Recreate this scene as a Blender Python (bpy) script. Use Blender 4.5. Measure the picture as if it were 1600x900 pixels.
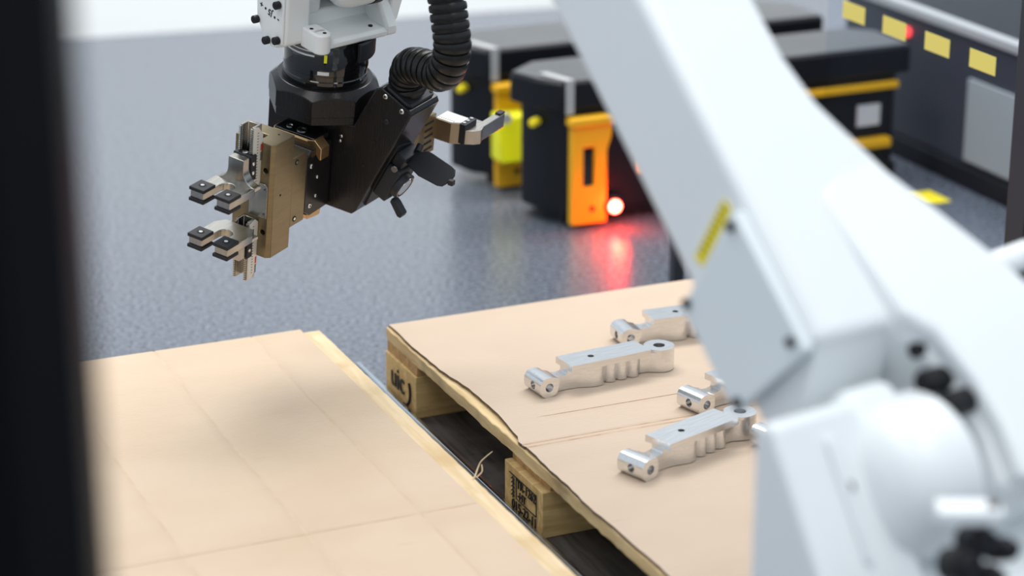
import bpy, bmesh, math, random
from mathutils import Matrix, Vector
random.seed(7)
R_ = math.radians
scene = bpy.context.scene
for o in list(bpy.data.objects): bpy.data.objects.remove(o, do_unlink=True)
COL = scene.collection

# ------------------------------------------------------------------ camera
PITCH = 0.3393
cam_d = bpy.data.cameras.new('camera'); cam = bpy.data.objects.new('camera', cam_d); COL.objects.link(cam)
cam.location = (0, 0, 1.6); cam.rotation_euler = (math.pi/2-PITCH, 0, 0)
cam_d.sensor_width = 36; cam_d.lens = 3667/1600*36; cam_d.clip_start = .05; cam_d.clip_end = 100
cam_d.dof.use_dof = True; cam_d.dof.focus_distance = 3.80; cam_d.dof.aperture_fstop = 2.0
scene.camera = cam
# ------------------------------------------------------------------ world, lights, exposure
wd = bpy.data.worlds.new('hall_daylight'); scene.world = wd; wd.use_nodes = True
wd.node_tree.nodes['Background'].inputs[0].default_value = (.80, .90, 1.0, 1)
wd.node_tree.nodes['Background'].inputs[1].default_value = .70
def area(name, loc, rot, sx, sy, e, col=(1, .97, .93)):
    d = bpy.data.lights.new(name, 'AREA'); d.shape = 'RECTANGLE'; d.size = sx; d.size_y = sy; d.energy = e; d.color = col
    o = bpy.data.objects.new(name, d); COL.objects.link(o); o.location = loc; o.rotation_euler = rot
    return o
area('hall_ceiling_light_near', (-1.3, 1.4, 4.6), (R_(-4), R_(-10), 0), 1.4, 6, 80)
area('added_fill_side', (1.7, .9, 4.6), (R_(-8), R_(12), 0), 1.4, 4, 48)  # added fill that brightens the robot's turret slope and shoulder
area('hall_ceiling_light_far', (.3, 5.9, 3.7), (R_(18), 0, R_(16)), 4.6, 1.8, 210)
scene.view_settings.view_transform = 'Standard'; scene.view_settings.look = 'None'
scene.view_settings.exposure = .28; scene.view_settings.gamma = 1; scene.view_settings.use_curve_mapping = False

# ------------------------------------------------------------------ materials
MATS = {}
def mat(name, col, rough=.5, metal=0, var=0, scale=20, stretch=(1, 1, 1), bump=0, bscale=None, col2=None, coat=0, emit=None, es=0, spec=.5):
    if name in MATS: return MATS[name]
    m = bpy.data.materials.new(name); m.use_nodes = True; nt = m.node_tree; b = nt.nodes['Principled BSDF']
    b.inputs['Base Color'].default_value = (*col, 1); b.inputs['Roughness'].default_value = rough; b.inputs['Metallic'].default_value = metal
    b.inputs['Coat Weight'].default_value = coat; b.inputs['Specular IOR Level'].default_value = spec
    if emit: b.inputs['Emission Color'].default_value = (*emit, 1); b.inputs['Emission Strength'].default_value = es
    if var or bump or col2:
        tc = nt.nodes.new('ShaderNodeTexCoord'); mp = nt.nodes.new('ShaderNodeMapping'); mp.inputs['Scale'].default_value = stretch
        nt.links.new(tc.outputs['Object'], mp.inputs[0])
        n = nt.nodes.new('ShaderNodeTexNoise'); n.inputs['Scale'].default_value = scale; n.inputs['Detail'].default_value = 4
        nt.links.new(mp.outputs[0], n.inputs['Vector'])
        c2 = col2 or tuple(max(0, c*(1-var)) for c in col)
        r = nt.nodes.new('ShaderNodeValToRGB'); r.color_ramp.elements[0].position = .34; r.color_ramp.elements[1].position = .66
        r.color_ramp.elements[0].color = (*c2, 1); r.color_ramp.elements[1].color = (*col, 1)
        nt.links.new(n.outputs[0], r.inputs[0]); nt.links.new(r.outputs[0], b.inputs['Base Color'])
        if bump:
            n2 = n
            if bscale:
                n2 = nt.nodes.new('ShaderNodeTexNoise'); n2.inputs['Scale'].default_value = bscale; n2.inputs['Detail'].default_value = 3
                nt.links.new(mp.outputs[0], n2.inputs['Vector'])
            bp = nt.nodes.new('ShaderNodeBump'); bp.inputs['Strength'].default_value = bump; bp.inputs['Distance'].default_value = .002
            nt.links.new(n2.outputs[0], bp.inputs['Height']); nt.links.new(bp.outputs[0], b.inputs['Normal'])
    MATS[name] = m; return m

def wood(name, light, dark, grime, axis=1):
    """pine boards: stretched grain plus blotches of grime"""
    m = mat(name, light, .75); nt = m.node_tree; b = nt.nodes['Principled BSDF']
    tc = nt.nodes.new('ShaderNodeTexCoord'); mp = nt.nodes.new('ShaderNodeMapping')
    s = [14, 14, 14]; s[axis] = 1.2; mp.inputs['Scale'].default_value = s
    nt.links.new(tc.outputs['Object'], mp.inputs[0])
    n = nt.nodes.new('ShaderNodeTexNoise'); n.inputs['Scale'].default_value = 5; n.inputs['Detail'].default_value = 6; n.inputs['Distortion'].default_value = .6
    nt.links.new(mp.outputs[0], n.inputs['Vector'])
    r = nt.nodes.new('ShaderNodeValToRGB'); r.color_ramp.elements[0].position = .35; r.color_ramp.elements[1].position = .62
    r.color_ramp.elements[0].color = (*dark, 1); r.color_ramp.elements[1].color = (*light, 1); nt.links.new(n.outputs[0], r.inputs[0])
    g = nt.nodes.new('ShaderNodeTexNoise'); g.inputs['Scale'].default_value = 9; g.inputs['Detail'].default_value = 5
    nt.links.new(tc.outputs['Object'], g.inputs['Vector'])
    gr = nt.nodes.new('ShaderNodeValToRGB'); gr.color_ramp.elements[0].position = .52; gr.color_ramp.elements[1].position = .75
    nt.links.new(g.outputs[0], gr.inputs[0])
    mx = nt.nodes.new('ShaderNodeMix'); mx.data_type = 'RGBA'
    nt.links.new(gr.outputs[0], mx.inputs['Factor']); nt.links.new(r.outputs[0], mx.inputs['A']); mx.inputs['B'].default_value = (*grime, 1)
    nt.links.new(mx.outputs['Result'], b.inputs['Base Color'])
    bp = nt.nodes.new('ShaderNodeBump'); bp.inputs['Strength'].default_value = .5; bp.inputs['Distance'].default_value = .002
    nt.links.new(n.outputs[0], bp.inputs['Height']); nt.links.new(bp.outputs[0], b.inputs['Normal'])
    return m

W_LIGHT = wood('pine_edge', (.74, .55, .29), (.52, .35, .16), (.20, .15, .09))
W_BLOCK = wood('pine_block', (.76, .55, .25), (.58, .38, .15), (.40, .25, .10), 0)
W_PALE = wood('pine_pale', (.76, .60, .39), (.66, .48, .27), (.58, .40, .20))
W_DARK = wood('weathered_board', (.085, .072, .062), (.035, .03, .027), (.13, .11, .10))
W_STR = wood('pine_stringer', (.62, .38, .16), (.42, .24, .09), (.20, .12, .05), 0)

def cardboard(name, base, dk, flute_axis):
    m = mat(name, base, .62, spec=.35); nt = m.node_tree; b = nt.nodes['Principled BSDF']
    tc = nt.nodes.new('ShaderNodeTexCoord')
    n = nt.nodes.new('ShaderNodeTexNoise'); n.inputs['Scale'].default_value = 4; n.inputs['Detail'].default_value = 6
    mp = nt.nodes.new('ShaderNodeMapping'); s = [1, 1, 1]; s[1-flute_axis] = 1.6; mp.inputs['Scale'].default_value = s
    nt.links.new(tc.outputs['Object'], mp.inputs[0]); nt.links.new(mp.outputs[0], n.inputs['Vector'])
    r = nt.nodes.new('ShaderNodeValToRGB'); r.color_ramp.elements[0].position = .3; r.color_ramp.elements[1].position = .6
    r.color_ramp.elements[0].color = (*dk, 1); r.color_ramp.elements[1].color = (*base, 1); nt.links.new(n.outputs[0], r.inputs[0])
    # small scuffs
    sc = nt.nodes.new('ShaderNodeTexNoise'); sc.inputs['Scale'].default_value = 26; sc.inputs['Detail'].default_value = 3
    mp2 = nt.nodes.new('ShaderNodeMapping'); s2 = [1, 1, 1]; s2[flute_axis] = .25; s2[1-flute_axis] = 1.6; mp2.inputs['Scale'].default_value = s2
    nt.links.new(tc.outputs['Object'], mp2.inputs[0]); nt.links.new(mp2.outputs[0], sc.inputs['Vector'])
    sr = nt.nodes.new('ShaderNodeValToRGB'); sr.color_ramp.elements[0].position = .70; sr.color_ramp.elements[1].position = .78
    sr.color_ramp.elements[1].color = (.35, .35, .35, 1)
    nt.links.new(sc.outputs[0], sr.inputs[0])
    mx = nt.nodes.new('ShaderNodeMix'); mx.data_type = 'RGBA'
    nt.links.new(sr.outputs[0], mx.inputs['Factor']); nt.links.new(r.outputs[0], mx.inputs['A']); mx.inputs['B'].default_value = (dk[0]*.6, dk[1]*.55, dk[2]*.5, 1)
    nt.links.new(mx.outputs['Result'], b.inputs['Base Color'])
    w = nt.nodes.new('ShaderNodeTexWave'); w.wave_type = 'BANDS'; w.bands_direction = 'XY'[flute_axis] if False else ('Y' if flute_axis == 0 else 'X')
    w.inputs['Scale'].default_value = 40; w.inputs['Distortion'].default_value = .6
    nt.links.new(tc.outputs['Object'], w.inputs['Vector'])
    bp = nt.nodes.new('ShaderNodeBump'); bp.inputs['Strength'].default_value = .25; bp.inputs['Distance'].default_value = .001
    nt.links.new(w.outputs[0], bp.inputs['Height']); nt.links.new(bp.outputs[0], b.inputs['Normal'])
    return m
CB_L = cardboard('cardboard_tan', (.615, .475, .345), (.575, .435, .305), 0)
CB_R = cardboard('cardboard_pinkish', (.56, .435, .33), (.52, .40, .295), 0)
CB_CREASE = mat('cardboard_crease_brown', (.46, .30, .19), .8, col2=(.60, .44, .31), scale=30)  # browner colour on the faces along the pressed creases
CB_FOLD = mat('cardboard_fold_line', (.56, .42, .29), .7, col2=(.61, .47, .335), scale=25)
CB_EDGE = mat('cardboard_edge', (.20, .13, .08), .9, var=.6, scale=300)

WHITE = mat('robot_white_paint', (.83, .86, .872), .34, coat=.15)
WHITE_P = mat('robot_cover_plastic', (.78, .835, .86), .42)
WRIST = mat('wrist_white_paint', (.79, .81, .80), .38, coat=.1)
BLACK = mat('black_anodised', (.012, .011, .012), .26, .0, var=.3, scale=40, stretch=(1, 12, 1), bump=.03, spec=.32)
BLACKG = mat('black_gloss', (.006, .006, .007), .09, coat=.5)
BLACKM = mat('black_matte', (.016, .017, .021), .5, spec=.3)
RUBBER = mat('black_rubber', (.013, .013, .016), .5, spec=.3)
HOSE = mat('hose_black', (.010, .010, .010), .33, var=.4, scale=30, spec=.35)
OLIVE = mat('hard_anodised_olive', (.25, .20, .118), .34, .85, var=.12, scale=30, stretch=(1, 1, 5))
BRONZE = mat('bronze_anodised', (.52, .33, .16), .30, .9)
STEEL = mat('ground_steel', (.46, .44, .40), .27, 1, var=.15, scale=25, stretch=(1, 8, 1))
STEELD = mat('dark_steel', (.17, .17, .17), .3, 1)
SCREW = mat('zinc_screw', (.75, .75, .73), .22, 1)
SCREWD = mat('black_screw', (.010, .010, .012), .4, spec=.3)
HOLE = mat('hole_dark', (.006, .006, .006), .8)
ALU = mat('milled_aluminium', (.80, .80, .80), .26, 1, var=.10, scale=30, stretch=(1, 14, 14), bump=.04)
RULER = mat('engraved_scale', (.74, .72, .66), .4, .2)
RED = mat('print_red', (.65, .03, .03), .5)
INK = mat('print_black', (.01, .01, .01), .7)
YEL = mat('warning_yellow', (.90, .74, .02), .5)
YELA = mat('vehicle_yellow', (.90, .47, .008), .38)
YELH = mat('hivis_yellow', (.90, .88, .01), .42)
AMRB = mat('vehicle_black', (.007, .008, .012), .42, spec=.25)
AMRT = mat('vehicle_lid', (.075, .08, .085), .32, var=.15, scale=8)
TRIM = mat('trim_grey', (.42, .43, .43), .35)
POST = mat('black_profile', (.004, .0045, .006), .5, spec=.15)
DKFR = mat('dark_profile', (.018, .021, .03), .4)
GALV = mat('galvanised', (.62, .67, .72), .22, 1)
CABD = mat('cabinet_slate', (.045, .05, .066), .4)
CABL = mat('cabinet_light', (.34, .38, .39), .45)
LABEL = mat('white_label', (.70, .70, .70), .5)

def floor_mat():
    m = mat('floor_coating', (.3, .33, .38), .24, spec=.6); nt = m.node_tree; b = nt.nodes['Principled BSDF']
    tc = nt.nodes.new('ShaderNodeTexCoord')
    n = nt.nodes.new('ShaderNodeTexNoise'); n.inputs['Scale'].default_value = 110; n.inputs['Detail'].default_value = 5
    nt.links.new(tc.outputs['Object'], n.inputs['Vector'])
    r = nt.nodes.new('ShaderNodeValToRGB'); r.color_ramp.elements[0].position = .36; r.color_ramp.elements[1].position = .62
    r.color_ramp.elements[0].color = (.050, .060, .080, 1); r.color_ramp.elements[1].color = (.165, .185, .225, 1)
    nt.links.new(n.outputs[0], r.inputs[0]); nt.links.new(r.outputs[0], b.inputs['Base Color'])
    bp = nt.nodes.new('ShaderNodeBump'); bp.inputs['Strength'].default_value = .4; bp.inputs['Distance'].default_value = .002
    nt.links.new(n.outputs[0], bp.inputs['Height']); nt.links.new(bp.outputs[0], b.inputs['Normal'])
    return m
FLOOR = floor_mat()
WALL = mat('wall_white', (.90, .92, .91), .6)

def glass_mat():
    m = bpy.data.materials.new('clear_polycarbonate'); m.use_nodes = True; nt = m.node_tree
    for n in list(nt.nodes): nt.nodes.remove(n)
    out = nt.nodes.new('ShaderNodeOutputMaterial'); mix = nt.nodes.new('ShaderNodeMixShader')
    t = nt.nodes.new('ShaderNodeBsdfTransparent'); t.inputs[0].default_value = (.93, .95, .98, 1)
    g = nt.nodes.new('ShaderNodeBsdfGlossy'); g.inputs['Roughness'].default_value = .02
    lw = nt.nodes.new('ShaderNodeLayerWeight'); lw.inputs[0].default_value = .05
    nt.links.new(lw.outputs['Fresnel'], mix.inputs[0]); nt.links.new(t.outputs[0], mix.inputs[1]); nt.links.new(g.outputs[0], mix.inputs[2])
    nt.links.new(mix.outputs[0], out.inputs[0]); return m
GLASS = glass_mat()

# ------------------------------------------------------------------ mesh helpers (u = unit scale, .001 for millimetres)
def nb(): return bmesh.new()
def box(bm, lo, hi):
    v = [bm.verts.new((x, y, z)) for x in (lo[0], hi[0]) for y in (lo[1], hi[1]) for z in (lo[2], hi[2])]
    for f in ((0, 1, 3, 2), (4, 6, 7, 5), (0, 4, 5, 1), (2, 3, 7, 6), (0, 2, 6, 4), (1, 5, 7, 3)): bm.faces.new([v[i] for i in f])
    return bm
def put(ax, p, h):
    return {0: (h, p[0], p[1]), 1: (p[0], h, p[1]), 2: (p[0], p[1], h)}[ax]
def prism(bm, pts, ax, lo, hi):
    a = [bm.verts.new(put(ax, p, lo)) for p in pts]; b = [bm.verts.new(put(ax, p, hi)) for p in pts]; n = len(pts)
    bm.faces.new(a); bm.faces.new(b[::-1])
    for i in range(n): bm.faces.new((a[i], b[i], b[(i+1) % n], a[(i+1) % n]))
    return bm
def basis(d):
    d = Vector(d).normalized(); t = Vector((0, 0, 1)) if abs(d.z) < .9 else Vector((1, 0, 0))
    x = d.cross(t).normalized(); return x, d.cross(x)
def rings(bm, cs, close=True):
    rs = [[bm.verts.new(p) for p in c] for c in cs]; n = len(rs[0])
    for a, b in zip(rs, rs[1:]):
        for i in range(n): bm.faces.new((a[i], a[(i+1) % n], b[(i+1) % n], b[i]))
    if close: bm.faces.new(rs[0][::-1]); bm.faces.new(rs[-1])
    return bm
def cyl(bm, p0, p1, r0, r1=None, seg=24):
    p0, p1 = Vector(p0), Vector(p1); r1 = r0 if r1 is None else r1; x, y = basis(p1-p0)
    return rings(bm, [[p+(x*math.cos(2*math.pi*i/seg)+y*math.sin(2*math.pi*i/seg))*r for i in range(seg)] for p, r in ((p0, r0), (p1, r1))])
def lathe(bm, prof, o, d, seg=48):
    o, d = Vector(o), Vector(d).normalized(); x, y = basis(d)
    return rings(bm, [[o+d*h+(x*math.cos(2*math.pi*i/seg)+y*math.sin(2*math.pi*i/seg))*max(r, 1e-4) for i in range(seg)] for r, h in prof])
def tube(bm, pts, rad, seg=20):
    pts = [Vector(p) for p in pts]; cs = []; n = len(pts); x = None
    for i, p in enumerate(pts):
        d = (pts[min(i+1, n-1)]-pts[max(i-1, 0)]).normalized()
        if x is None: x = basis(d)[0]
        x = (x-d*x.dot(d)).normalized(); y = d.cross(x); r = rad(i) if callable(rad) else rad
        cs.append([p+(x*math.cos(2*math.pi*k/seg)+y*math.sin(2*math.pi*k/seg))*r for k in range(seg)])
    return rings(bm, cs)
def spline(pts, n):
    pts = [Vector(p) for p in pts]; out = []
    for i in range(len(pts)-1):
        p0, p1, p2, p3 = pts[max(i-1, 0)], pts[i], pts[i+1], pts[min(i+2, len(pts)-1)]
        for k in range(n):
            t = k/n
            out.append(.5*((2*p1)+(p2-p0)*t+(2*p0-5*p1+4*p2-p3)*t*t+(3*p1-p0-3*p2+p3)*t**3))
    out.append(pts[-1]); return out
def mesh_of(bm, name, u=1.0):
    bmesh.ops.recalc_face_normals(bm, faces=bm.faces)
    if u != 1: bm.transform(Matrix.Scale(u, 4))
    me = bpy.data.meshes.new(name); bm.to_mesh(me); bm.free(); return me
def finish(me, ang=32):
    for p in me.polygons: p.use_smooth = True
    me.set_sharp_from_angle(angle=R_(ang))
def obj(name, bm, m, parent=None, M=None, u=1.0, bev=0, seg=2, cut=None, ang=32, inter=None):
    me = bm if isinstance(bm, bpy.types.Mesh) else mesh_of(bm, name, u)
    o = bpy.data.objects.new(name, me); COL.objects.link(o)
    if m and not me.materials: me.materials.append(m)
    for c, op in ((cut, 'DIFFERENCE'), (inter, 'INTERSECT')):
        if c:
            co = bpy.data.objects.new('cutter', mesh_of(c, 'cutter', u)); COL.objects.link(co)
            md = o.modifiers.new('bool', 'BOOLEAN'); md.operation = op; md.object = co; md.solver = 'EXACT'; md.use_self = True
            dg = bpy.context.evaluated_depsgraph_get(); me2 = bpy.data.meshes.new_from_object(o.evaluated_get(dg))
            o.modifiers.clear(); o.data = me2; me2.name = name; bpy.data.objects.remove(co, do_unlink=True); me = me2
            if m and not me.materials: me.materials.append(m)
    finish(me, ang)
    if parent: o.parent = parent
    if M is not None: o.matrix_basis = M
    if bev:
        md = o.modifiers.new('bevel', 'BEVEL'); md.width = bev*u if u != 1 else bev; md.segments = seg; md.limit_method = 'ANGLE'; md.angle_limit = R_(40); md.harden_normals = False
    return o
def tag(o, label=None, cat=None, group=None, kind=None):
    if label: o['label'] = label
    if cat: o['category'] = cat
    if group: o['group'] = group
    if kind: o['kind'] = kind
    return o
def thing(name, M, label, cat, group=None):
    o = bpy.data.objects.new(name, None); COL.objects.link(o); o.empty_display_size = .05; o.matrix_basis = M
    return tag(o, label, cat, group)
def text(name, s, size, m, parent, M, thick=.0002, align='CENTER', bold=0):
    c = bpy.data.curves.new(name, 'FONT'); c.body = s; c.size = size; c.extrude = thick; c.align_x = align; c.align_y = 'CENTER'; c.offset = bold
    t = bpy.data.objects.new(name, c); COL.objects.link(t)
    me = bpy.data.meshes.new_from_object(t.evaluated_get(bpy.context.evaluated_depsgraph_get()))
    bpy.data.objects.remove(t, do_unlink=True); me.materials.clear(); me.materials.append(m)
    o = bpy.data.objects.new(name, me); COL.objects.link(o); o.parent = parent; o.matrix_basis = M; return o
def frame(o, x, y, z):
    M = Matrix.Identity(4)
    for i, v in enumerate((x, y, z)):
        for k in range(3): M[k][i] = v[k]
    for k in range(3): M[k][3] = o[k]
    return M
def copy_tree(o, parent=None):
    c = o.copy(); COL.objects.link(c); c.parent = parent
    for ch in o.children: copy_tree(ch, c)
    return c

# ------------------------------------------------------------------ the setting
bm = nb(); box(bm, (-14, -8, -.1), (14, 18, 0)); tag(obj('floor', bm, FLOOR), 'grey speckled resin floor of the hall', kind='structure')
ang = math.atan2(.164, .554); MW = Matrix.Translation((-1.32, 6.716, 0)) @ Matrix.Rotation(ang, 4, 'Z')
bm = nb(); box(bm, (-8, 0, 0), (9, .12, .85)); tag(obj('wall_back', bm, WALL, M=MW), 'plain low white partition wall behind the work cell', kind='structure')
bm = nb(); box(bm, (-14, 13, 0), (14, 13.2, 2.8)); tag(obj('added_dark_backdrop', bm, mat('backdrop_dark', (.16, .17, .18), .7)), 'unseen dark grey backdrop added to darken the floor reflection', kind='structure')  # added out of view so the near floor reflects something dark

C0 = Vector((-.2255, 3.916, 0)); PHI = R_(23.88)
RV = Vector((math.cos(PHI), math.sin(PHI), 0)); AV = Vector((-math.sin(PHI), math.cos(PHI), 0))
def PM(x, y, z=0, rot=0): return Matrix.Translation(C0+RV*x+AV*y+Vector((0, 0, z))) @ Matrix.Rotation(PHI+rot, 4, 'Z')

# ------------------------------------------------------------------ pallets
def rough_board(lo, hi, nx, ny, nz, amp, seed, ragged=0):
    """box with a grid surface, jittered so that sawn edges look uneven"""
    rnd = random.Random(seed); bm = nb(); bmesh.ops.create_cube(bm, size=1)
    for v in bm.verts: v.co = Vector([lo[k]+(v.co[k]+.5)*(hi[k]-lo[k]) for k in range(3)])
    for ax, n in ((0, nx), (1, ny), (2, nz)):
        for i in range(1, n):
            p = lo[ax]+(hi[ax]-lo[ax])*i/n; no = [0, 0, 0]; no[ax] = 1; co = [0, 0, 0]; co[ax] = p
            bmesh.ops.bisect_plane(bm, geom=bm.verts[:]+bm.edges[:]+bm.faces[:], plane_co=co, plane_no=no)
    ph = [rnd.uniform(0, 6.28) for _ in range(6)]
    for v in bm.verts:
        y = v.co[1]+v.co[0]*.7
        w = math.sin(y*9+ph[0])*.35+math.sin(y*37+ph[1])*.2+math.sin(y*140+ph[2])*.25
        if abs(v.co.x-lo[0]) < 1e-5: v.co.x += amp*(w+rnd.uniform(-.4, .4))*.7
        if abs(v.co.z-hi[2]) < 1e-5 and ragged: v.co.z -= max(0, amp*.5*rnd.random())
        if abs(v.co.z-lo[2]) < 1e-5 and ragged: v.co.z += amp*ragged*(math.sin(y*7+ph[3])*.4+math.sin(y*41+ph[4])*.2+rnd.uniform(-.3, .3))
        if abs(v.co.z-hi[2]) < 1e-5 and abs(v.co.x-lo[0]) < .006+amp and ragged: v.co.x += amp*max(0, math.sin(y*11+ph[5]))*1.6
    return bm
def pallet(x0, y0, label, first):
    t = thing('euro_pallet', PM(x0, y0), label, 'pallet')
    x = 0
    for i, w in enumerate((.145, .10, .145, .10, .145)):
        edge = (i == 0) if first else (i == 4)
        b = rough_board((x, -1.2, .122), (x+w, 0, .144), 2 if edge else 1, 90 if edge else 1, 3 if edge else 1, .0028 if edge else 0, 3+i, 1 if edge else 0)
        obj('deck_board', b, W_LIGHT if first else W_PALE, t, bev=.0012, seg=1); x += w+.04125
    for y in (0, -.5275, -1.055):
        ins = .014 if y == -.5275 else .003
        obj('stringer_board', rough_board((ins, y-.145, .1), (.8-ins, y, .122), 4, 2, 1, .0015, 11), W_STR, t, bev=.001, seg=1)
    blocks = {}
    for j, y in enumerate((0, -.5275, -1.055)):
        for i, (bx, w) in enumerate(((0, .1), (.3275, .145), (.7, .1))):
            bl = obj('block', rough_board((bx, y-.145, .022), (bx+w, y, .1), 3, 6, 4, .0012, 20+3*j+i), W_BLOCK, t, bev=.0012, seg=1)
            blocks[i, j] = bl
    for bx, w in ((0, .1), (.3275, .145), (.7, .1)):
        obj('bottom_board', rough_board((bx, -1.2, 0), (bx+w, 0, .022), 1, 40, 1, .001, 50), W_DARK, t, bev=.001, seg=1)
    if first:
        def on_block(bl, y, z): return frame((-.0022, y, z), (0, -1, 0), (0, 0, 1), (-1, 0, 0))
        b0, b1 = blocks[0, 0], blocks[0, 1]
        text('branded_letters', 'uic', .058, INK, b0, on_block(b0, -.062, .066), .0008, bold=.0)
        bm = nb(); arc = [(math.cos(R_(a))*.030-.0, math.sin(R_(a))*.030, 0) for a in range(-95, 45, 10)]
        for p, q in zip(arc, arc[1:]): cyl(bm, p, q, .0022, seg=6)
        obj('branded_ring', bm, INK, b0, on_block(b0, -.092, .062))
        y0b = -.5275
        text('stamp_number', 'TR-1262', .0205, INK, b1, on_block(b1, y0b-.089, .0785), .0008)
        text('stamp_treatment', '-HT', .019, INK, b1, on_block(b1, y0b-.072, .0605), .0008)
        text('stamp_date', '015-22-11', .023, INK, b1, on_block(b1, y0b-.082, .0385), .0008)
        bm = nb()
        for (a, b) in (((-.038, -.018), (.038, -.018)), ((.038, -.018), (.038, .018)), ((.038, .018), (-.065, .018)), ((-.038, .018), (-.038, -.018))):
            cyl(bm, (*a, 0), (*b, 0), .0009, seg=6)
        obj('stamp_frame', bm, INK, b1, on_block(b1, y0b-.089, .0700))
        bm = nb()
        for k in range(5):
            z = .014-.007*k
            cyl(bm, (-.004, z-.002, 0), (.0015, z+.002, 0), .0011, seg=6); cyl(bm, (.007, z-.002, 0), (.0015, z+.002, 0), .0011, seg=6)
        cyl(bm, (.0015, -.02, 0), (.0015, .018, 0), .0007, seg=6)
        obj('stamp_wheat_mark', bm, INK, b1, on_block(b1, y0b-.036, .068))
    return t
pallet(0, 0, 'wooden pallet with stamped blocks carrying the metal parts', True)
pallet(-.111-.8, .036, 'wooden pallet with empty cardboard top beside the black post', False)

def sheet(x0, x1, y0, y1, z, th, gx, gy, leftwave=None, warp=0, seed=1):
    """corrugated sheet: pressed crease lines are real grooves"""
    rnd = random.Random(seed)
    xs = set([x0, x1]); ys = set([y0, y1])
    n = 24
    for i in range(1, n): xs.add(x0+(x1-x0)*i/n)
    n = 60
    for i in range(1, n): ys.add(y0+(y1-y0)*i/n)
    for g in gx: xs.update((g-.0025, g, g+.0025))
    for g, *_ in gy: ys.update((g-.0022, g, g+.0022))
    xs = sorted(xs); ys = sorted(ys); bm = nb(); top = {}; bot = {}
    ph = [rnd.uniform(0, 6) for _ in range(4)]
    for i, x in enumerate(xs):
        for j, y in enumerate(ys):
            X = x
            if leftwave and i == 0: X = x+leftwave(y)
            elif leftwave and i == 1: X = max(x, x0+leftwave(y)+.006)
            dz = warp*(math.sin(x*9+ph[0])*math.sin(y*6+ph[1])+.5*math.sin(y*17+ph[2]))
            for g in gx:
                if abs(x-g) < 1e-6: dz -= .0014
            for g, gx0, gx1, dep in gy:
                if abs(y-g) < 1e-6 and gx0 <= x <= gx1: dz -= dep
            top[i, j] = bm.verts.new((X, y, z+th+max(dz, -th*.6) if dz < 0 else z+th+dz)); bot[i, j] = bm.verts.new((X, y, z+max(0, dz)))
    nx, ny = len(xs), len(ys)
    for i in range(nx-1):
        for j in range(ny-1):
            f = bm.faces.new((top[i, j], top[i+1, j], top[i+1, j+1], top[i, j+1]))
            if any(abs(ys[q]-g) < 1e-6 and a0 <= xs[i] and xs[i+1] <= a1+.01 for g, a0, a1, dp in gy if dp > .001 for q in (j, j+1)): f.material_index = 2
            elif any(abs(xs[q]-g) < 1e-6 for g in gx for q in (i, i+1)): f.material_index = 3
            bm.faces.new((bot[i, j], bot[i, j+1], bot[i+1, j+1], bot[i+1, j]))
    side = []
    for j in range(ny-1):
        side.append(bm.faces.new((top[0, j], top[0, j+1], bot[0, j+1], bot[0, j]))); side.append(bm.faces.new((top[nx-1, j], bot[nx-1, j], bot[nx-1, j+1], top[nx-1, j+1])))
    for i in range(nx-1):
        side.append(bm.faces.new((top[i, 0], bot[i, 0], bot[i+1, 0], top[i+1, 0]))); side.append(bm.faces.new((top[i, ny-1], top[i+1, ny-1], bot[i+1, ny-1], bot[i, ny-1])))
    for f in side: f.material_index = 1
    return bm
def edge_wave(y):
    y = -y
    w = .004+.014*math.exp(-((y-.42)/.16)**2)+.0015*math.sin(y*19+1)+.001*math.sin(y*43)+.0006*math.sin(y*151)
    if .56 < y < .60: w -= .007
    if y > .60: w -= .004
    return w
bm = sheet(.0, .797, -1.197, -.002, .1445, .0045, [], [(-.594, .0, .8, .0022), (-.606, .0, .42, .0016), (-.500, .08, .4, .0012), (-.86, .2, .8, .0008)], edge_wave, .0004)
o = obj('cardboard_sheet', bm, CB_R, M=PM(0, 0), ang=60); [o.data.materials.append(q) for q in (CB_EDGE, CB_CREASE, CB_FOLD)]; tag(o, 'creased cardboard sheet under the metal parts', 'cardboard')
bm = sheet(-.905, -.146, -1.165, .040, .1445, .004, [-.236, -.412, -.594], [(-.763, -.91, -.14, .0024)], None, .0004, 5)
o = obj('cardboard_sheet', bm, CB_L, M=PM(0, 0), ang=60); [o.data.materials.append(q) for q in (CB_EDGE, CB_CREASE, CB_FOLD)]; tag(o, 'bare cardboard sheet on the pallet beside the black post', 'cardboard')

# steel rail between the pallets, splinter
bm = nb(); prism(bm, [(-.014, 0), (-.006, 0), (-.006, .037), (-.014, .037)], 1, -1.3, .12); prism(bm, [(-.06, 0), (-.013, 0), (-.013, .004), (-.06, .004)], 1, -1.3, .12)
tag(obj('steel_rail', bm, GALV, M=PM(0, 0), bev=.0015), 'thin steel guide rail lying between the two pallets', 'rail')
bm = nb(); tube(bm, spline([(-.116, -.672, .143), (-.110, -.668, .148), (-.102, -.66, .156), (-.094, -.655, .164), (-.074, -.65, .174)], 5), lambda i: .0017*(1-i/28), 6)
tube(bm, spline([(-.110, -.672, .146), (-.099, -.668, .152), (-.096, -.66, .160)], 5), lambda i: .001, 6)
tag(obj('wood_splinter', bm, W_PALE, M=PM(0, 0)), 'pale wood splinter sticking out of the pallet edge', 'splinter')

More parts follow.
